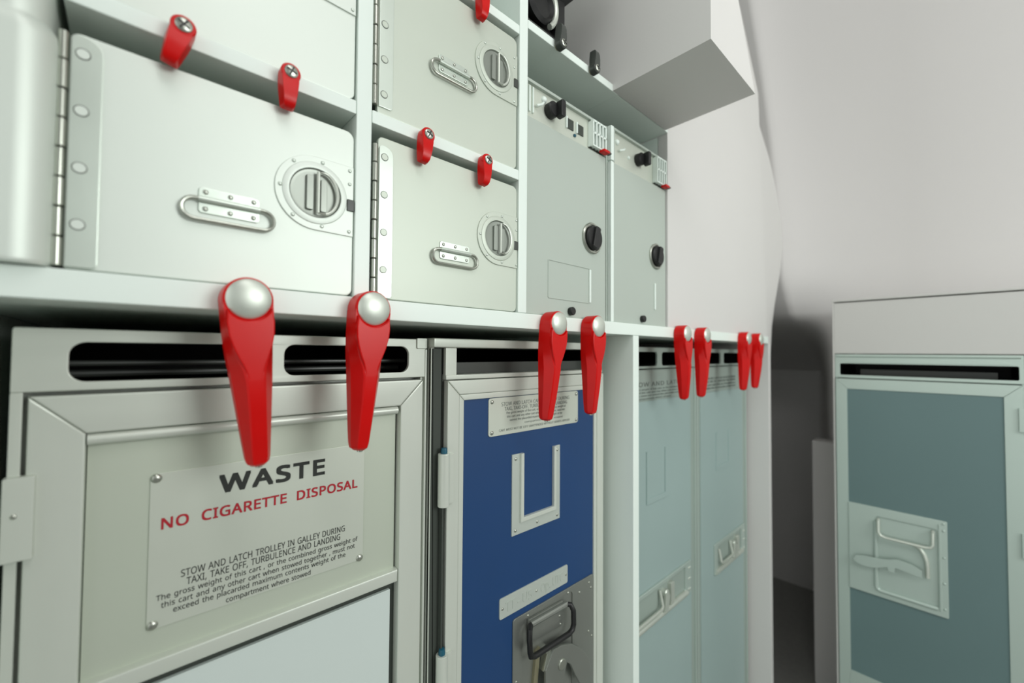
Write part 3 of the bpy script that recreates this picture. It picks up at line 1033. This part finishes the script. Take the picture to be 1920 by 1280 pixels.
# ---- two pale teal trolleys
def teal_trolley(x0, x1, label, text, holder, latch):
    root = thing('pale_trolley', label, 'trolley', (0, 0.4100, 0), group='trolleys in their bays')
    z1 = H + 0.0120
    shell(root, x0, x1, z1, 0.003, 0.36, 0.038, 'tealf')
    xm = x0 + (x1 - x0) * 0.49
    hp_ = B()
    hp_.holed(rrect(x0, x1, H - 0.0285, z1, 0.002), [rrect(x0 + 0.020, xm - 0.009, H - 0.0240, H + 0.0030, 0.006), rrect(xm + 0.009, x1 - 0.020, H - 0.0240, H + 0.0030, 0.006)], -0.001, 0.0035, 0.0007)
    hp_.build('head_panel', 'tealf', root)
    d = B()
    d.box(x0 + 0.001, x1 - 0.001, 0.0, 0.006, 0.03, H - 0.0310, 0.0006)
    dd = d.build('door', 'tealf', root)
    ee = B()
    ee.box(x0, x0 + 0.008, -0.0035, 0.006, 0.03, H - 0.0310, 0.0015)
    ee.box(x1 - 0.0075, x1, -0.0035, 0.006, 0.03, H - 0.0310, 0.0015)
    ee.build('edge_post', 'rframe', root)
    p_ = B()
    p_.box(x0 + 0.022, x1 - 0.024, -0.0012, 0.0005, 0.06, H - 0.0900, 0.0004)
    p_.build('door_panel', 'teal', dd)
    pk_ = B()
    pk_.prism(rrect(x0 + 0.022, x1 - 0.030, H - 0.0880, H - 0.0340, 0.003), -0.0014, 0.0004, 0.0003)
    pp = pk_.build('placard', 'tealf', dd)
    if text:
        t_ = B()
        t_.text('STOW AND LATCH', x0 + 0.045, x1 - 0.060, H - 0.0620, H - 0.0540, -0.00143, 0.03, 1.1)
        for k, s_ in enumerate(('The gross weight of this cart, or the combined gross', 'weight of this cart and any other cart when stowed', 'together, must not exceed the placarded maximum', 'compartment where stowed')):
            t_.text(s_, x0 + 0.040 + (0.03 if k == 3 else 0), x1 - 0.055 - (0.06 if k == 3 else 0), H - 0.0690 - 0.0058 * k, H - 0.0690 - 0.0058 * k + 0.0032, -0.00143, 0.02, 1.0, 1.3)
        t_.build('lettering', 'greyink', pp)
    else:
        t_ = B()
        for k, s_ in enumerate(('STOW AND LATCH CART IN GALLEY DURING', 'TAXI, TAKE OFF, TURBULENCE AND LANDING', 'The gross weight of this cart, or the combined gross', 'weight of this cart and any other cart when stowed')):
            t_.text(s_, x0 + 0.050, x1 - 0.075, H - 0.0600 - 0.0075 * k, H - 0.0600 - 0.0075 * k + 0.0048, -0.00143, 0.02, 1.0, 1.3)
        t_.build('lettering', 'greyink', pp)
    a, b, c, e = holder
    u = B()
    w_ = 0.010
    u.prism([(a, H + e), (a, H + c), (b, H + c), (b, H + e), (b - w_, H + e), (b - w_, H + c + w_), (a + w_, H + c + w_), (a + w_, H + e)], -0.0034, -0.0010, 0.0008)
    u.build('card_holder', 'teal', dd)
    # latch panel with a recessed pan, bail and hook
    a, b, c, e = latch
    l_ = B()
    l_.holed(rrect(a, b, H + c, H + e, 0.003), [rrect(a + 0.018, b - 0.026, H + c + 0.012, H + e - 0.008, 0.004)], -0.0045, -0.0008, 0.0012)
    lp_ = l_.build('latch_plate', 'rframe', dd)
    m_ = B()
    m_.box(a + 0.018, b - 0.026, -0.0014, -0.0010, H + c + 0.012, H + e - 0.008)
    m_.build('latch_pan', 'tealf', lp_)
    mid = (a + b) / 2
    bd_ = B()
    bd_.tube([(a + 0.004, -0.004, H + c + 0.007), (b - 0.022, -0.004, H + c + 0.007)], 0.0058, seg=12)
    bd_.build('plate_bead', 'chrome', lp_)
    k_ = B()
    zz = H + (c + e) / 2
    k_.tube([(a + 0.024, -0.004, zz + 0.020), (a + 0.024, -0.010, zz - 0.008), (a + 0.030, -0.011, zz - 0.012), (mid - 0.012, -0.011, zz - 0.012), (mid - 0.006, -0.010, zz - 0.008), (mid - 0.006, -0.004, zz + 0.020)], 0.0030)
    k_.build('pull_handle', 'chrome', lp_)
    v_ = B()
    v_.cyl(mid + 0.012, -0.011, -0.001, zz + 0.008, 0.0085, 20, 0.0015)
    v_.prism([(mid + 0.004, zz + 0.012), (mid + 0.000, zz - 0.022), (mid + 0.012, zz - 0.024), (mid + 0.020, zz + 0.006)], -0.013, -0.008, 0.0012)
    v_.prism(rrect(mid + 0.030, mid + 0.044, zz - 0.020, zz + 0.022, 0.003), -0.010, -0.001, 0.0015)
    v_.build('latch_hook', 'chrome', lp_)
    for q_ in (0.007, -0.007):
        for r_ in (0.010, 0.032, 0.054):
            B().dome(b - 0.0085 + q_ * 0.4, -0.0044, H + c + r_, 0.0022, 0.0015).build('rivet', 'chrome', lp_)
    return root


teal_trolley(0.6220, 0.9330, 'pale teal trolley just right of the white partition, below a pair of red latches', True, (0.7210, 0.8020, -0.2830, -0.1845), (0.6440, 0.9010, -0.5080, -0.4400))
teal_trolley(0.9360, 1.2450, 'pale teal trolley at the right end of the galley, beside the white side panel', False, (1.0420, 1.1280, -0.2780, -0.1880), (1.0270, 1.2230, -0.5200, -0.4480))

# ------------------------------------------------------------------ right-hand bay facing back along the galley
ROT = (0, 0, -PI / 2)          # local x runs toward the aisle (-y), local y away from the viewer (+x)
RX, RC = 1.330, 0.0733
hs = thing('trolley_housing', 'pale grey built-in housing over the slate blue trolley at the right', 'housing', (RX, RC, 0), ROT)
B().box(-0.1575, -0.1535, -0.001, 0.285, 0.0, H + 0.1335, 0.0006).build('side_panel', 'housing', hs)
B().box(0.1560, 0.1700, 0.004, 0.285, 0.0, H + 0.0030, 0.0006).build('side_panel', 'housing', hs)
B().box(-0.1533, 0.62, 0.0, 0.012, H + 0.0035, H + 0.1310, 0.0006).build('fascia', 'housing', hs)
B().box(-0.1575, 0.62, -0.002, 0.285, H + 0.1340, H + 0.1395, 0.0012).build('top_panel', 'housing', hs)

rt = thing('slate_trolley', 'trolley with a slate blue door and riveted square latch plate, standing alone at the right', 'trolley', (RX, RC, 0), ROT, group='trolleys in their bays')
zr = H + 0.0015
shell(rt, -0.1530, 0.1530, zr, 0.003, 0.28, 0.058, 'rframe')
hp = B()
hp.holed(rrect(-0.1530, 0.1530, H - 0.0570, zr, 0.002), [rrect(-0.1430, 0.1462, H - 0.0500, H - 0.0215, 0.003)], -0.001, 0.0035, 0.0007)
hp.build('head_panel', 'rframe', rt)
lp = B()
lp.tube([(-0.149, -0.0005, H - 0.0025), (0.149, -0.0005, H - 0.0025)], 0.0035)
lp.prism([(-0.128, H - 0.0190), (0.140, H - 0.0190), (0.120, H - 0.0095), (-0.115, H - 0.0095)], -0.0016, 0.0, 0.0005)
lp.build('lid_lip', 'rframe', rt)
dk = B()
dk.box(-0.11, 0.12, 0.05, 0.054, H - 0.052, H - 0.036, 0.001)
dk.build('inner_rail', 'greylatch', rt)
rd_ = B()
rd_.box(-0.1510, 0.1495, 0.0, 0.0030, 0.04, H - 0.0600)
rdr = rd_.build('door', 'gap', rt)
x0, x1, z0, z1 = -0.1520, 0.1505, 0.04, H - 0.0595
ix0, ix1, iz0, iz1 = -0.1292, 0.1250, H - 0.7715, H - 0.0845
for poly in ([(x0, z0), (ix0, iz0), (ix0, iz1), (x0, z1)], [(x1, z0), (x1, z1), (ix1, iz1), (ix1, iz0)], [(x0, z1), (ix0, iz1), (ix1, iz1), (x1, z1)], [(x0, z0), (x1, z0), (ix1, iz0), (ix0, iz0)]):
    b = B()
    b.prism(poly, -0.0030, 0.0010, 0.0010)
    b.build('door_frame', 'rframe', rdr)
b = B()
b.box(ix0, ix1, -0.0012, 0.0010, iz0, iz1)
b.build('door_panel', 'slate', rdr)
b = B()
b.holed(rrect(-0.1298, 0.0405, H - 0.5715, H - 0.3630, (0.001, 0.003, 0.003, 0.001)), [rrect(-0.0800, 0.0250, H - 0.5560, H - 0.3840, 0.006)], -0.0048, 0.0, 0.0012)
lpl = b.build('latch_plate', 'rframe', rdr)
b = B()
b.box(-0.0810, 0.0260, -0.0016, -0.0013, H - 0.5570, H - 0.3830)
b.build('latch_pan', 'rframe', lpl)
b = B()
b.prism([(0.0265, H - 0.5600), (0.0310, H - 0.5600), (0.0310, H - 0.3720), (0.0265, H - 0.3720)], -0.0066, -0.0040, 0.0010)
b.build('plate_rib', 'rframe', lpl)
b = B()
b.tube([(-0.0790, -0.0036, H - 0.3960), (-0.0790, -0.0036, H - 0.5500), (-0.0760, -0.0036, H - 0.5545), (-0.0720, -0.0036, H - 0.5565), (0.0240, -0.0036, H - 0.5565)], 0.0046, seg=12)
b.build('pan_bead', 'rframe', lpl)
for z in (-0.3690, -0.3840, -0.4420, -0.4980, -0.5530):
    B().dome(0.0348, -0.0047, H + z, 0.0026, 0.0018).build('rivet', 'rframe', lpl)
b = B()
b.tube([(-0.0735, -0.003, H - 0.3900), (-0.0735, -0.010, H - 0.3930), (-0.0730, -0.013, H - 0.4180), (-0.0690, -0.013, H - 0.4245), (-0.060, -0.013, H - 0.4270),
        (0.0060, -0.013, H - 0.4270), (0.0145, -0.013, H - 0.4245), (0.0178, -0.013, H - 0.4180), (0.0180, -0.010, H - 0.3930), (0.0180, -0.003, H - 0.3900)], 0.0032, seg=12)
b.build('pull_handle', 'chrome', lpl)
b = B()
arcp = [(-0.0120, H - 0.4310), (-0.0040, H - 0.4340), (0.0030, H - 0.4450), (0.0075, H - 0.4600), (0.0085, H - 0.4760), (0.0085, H - 0.4960)]
b.tube([(x, -0.0040, z) for x, z in arcp], 0.0042, seg=12)
b.build('latch_guide', 'chrome', lpl)
b = B()
pad = [(-0.1200, H - 0.4940), (-0.1150, H - 0.4850), (-0.0990, H - 0.4810), (-0.0790, H - 0.4790), (-0.0580, H - 0.4760), (-0.0400, H - 0.4690), (-0.0150, H - 0.4730), (0.0000, H - 0.4800), (0.0000, H - 0.4960), (-0.0200, H - 0.4930), (-0.0440, H - 0.4900), (-0.0460, H - 0.5020), (-0.0560, H - 0.5020), (-0.0580, H - 0.4930), (-0.0790, H - 0.5030), (-0.1000, H - 0.5060), (-0.1150, H - 0.5020)]
b.prism(pad, -0.0150, -0.0138, 0.0004)
b.cyl(-0.020, -0.0140, -0.0015, H - 0.4830, 0.0050, 16)
b.build('paddle_latch', 'rframe', lpl)
for z in (-0.105, -0.355):
    b = B()
    b.box(0.1440, 0.1555, -0.0070, 0.0, H + z - 0.048, H + z, 0.0008)
    b.build('hinge', 'rframe', rdr)

# ------------------------------------------------------------------ black machine on the top shelf
cm = thing('coffee_maker', 'black coffee maker with a curved silver band, standing on the top shelf', 'appliance', (0.3560, 0.372, H + 0.4060))
b = B()
b.box(0.0, 0.080, 0.006, 0.16, 0.012, 0.15, 0.003)
b.box(0.060, 0.078, -0.006, 0.02, 0.030, 0.15, 0.003)
b.loft([[(0.045, -0.004, 0.066), (0.080, -0.004, 0.072), (0.080, 0.05, 0.072), (0.045, 0.05, 0.066)], [(0.035, -0.03, 0.090), (0.100, -0.03, 0.094), (0.100, 0.05, 0.094), (0.035, 0.05, 0.090)], [(0.035, -0.03, 0.15), (0.100, -0.03, 0.15), (0.100, 0.05, 0.15), (0.035, 0.05, 0.15)]])
b.build('body', 'dark', cm)
b = B()
b.box(-0.002, 0.078, -0.010, 0.15, 0.0, 0.010, 0.002)
b.build('base_tray', 'greylatch', cm)
b = B()
b.lathe([(0.024, 0.006), (0.025, -0.004), (0.020, -0.008), (0.016, -0.003), (0, -0.003)], (0.033, 0, 0.048), 36)
b.build('drum', 'dark', cm)
b = B()
b.tube([(0.033 + 0.0235 * math.cos(a), -0.0075, 0.048 + 0.030 * math.sin(a)) for a in [math.radians(-62 + 6 * k) for k in range(24)]], 0.0038)
b.build('silver_band', 'chrome', cm)
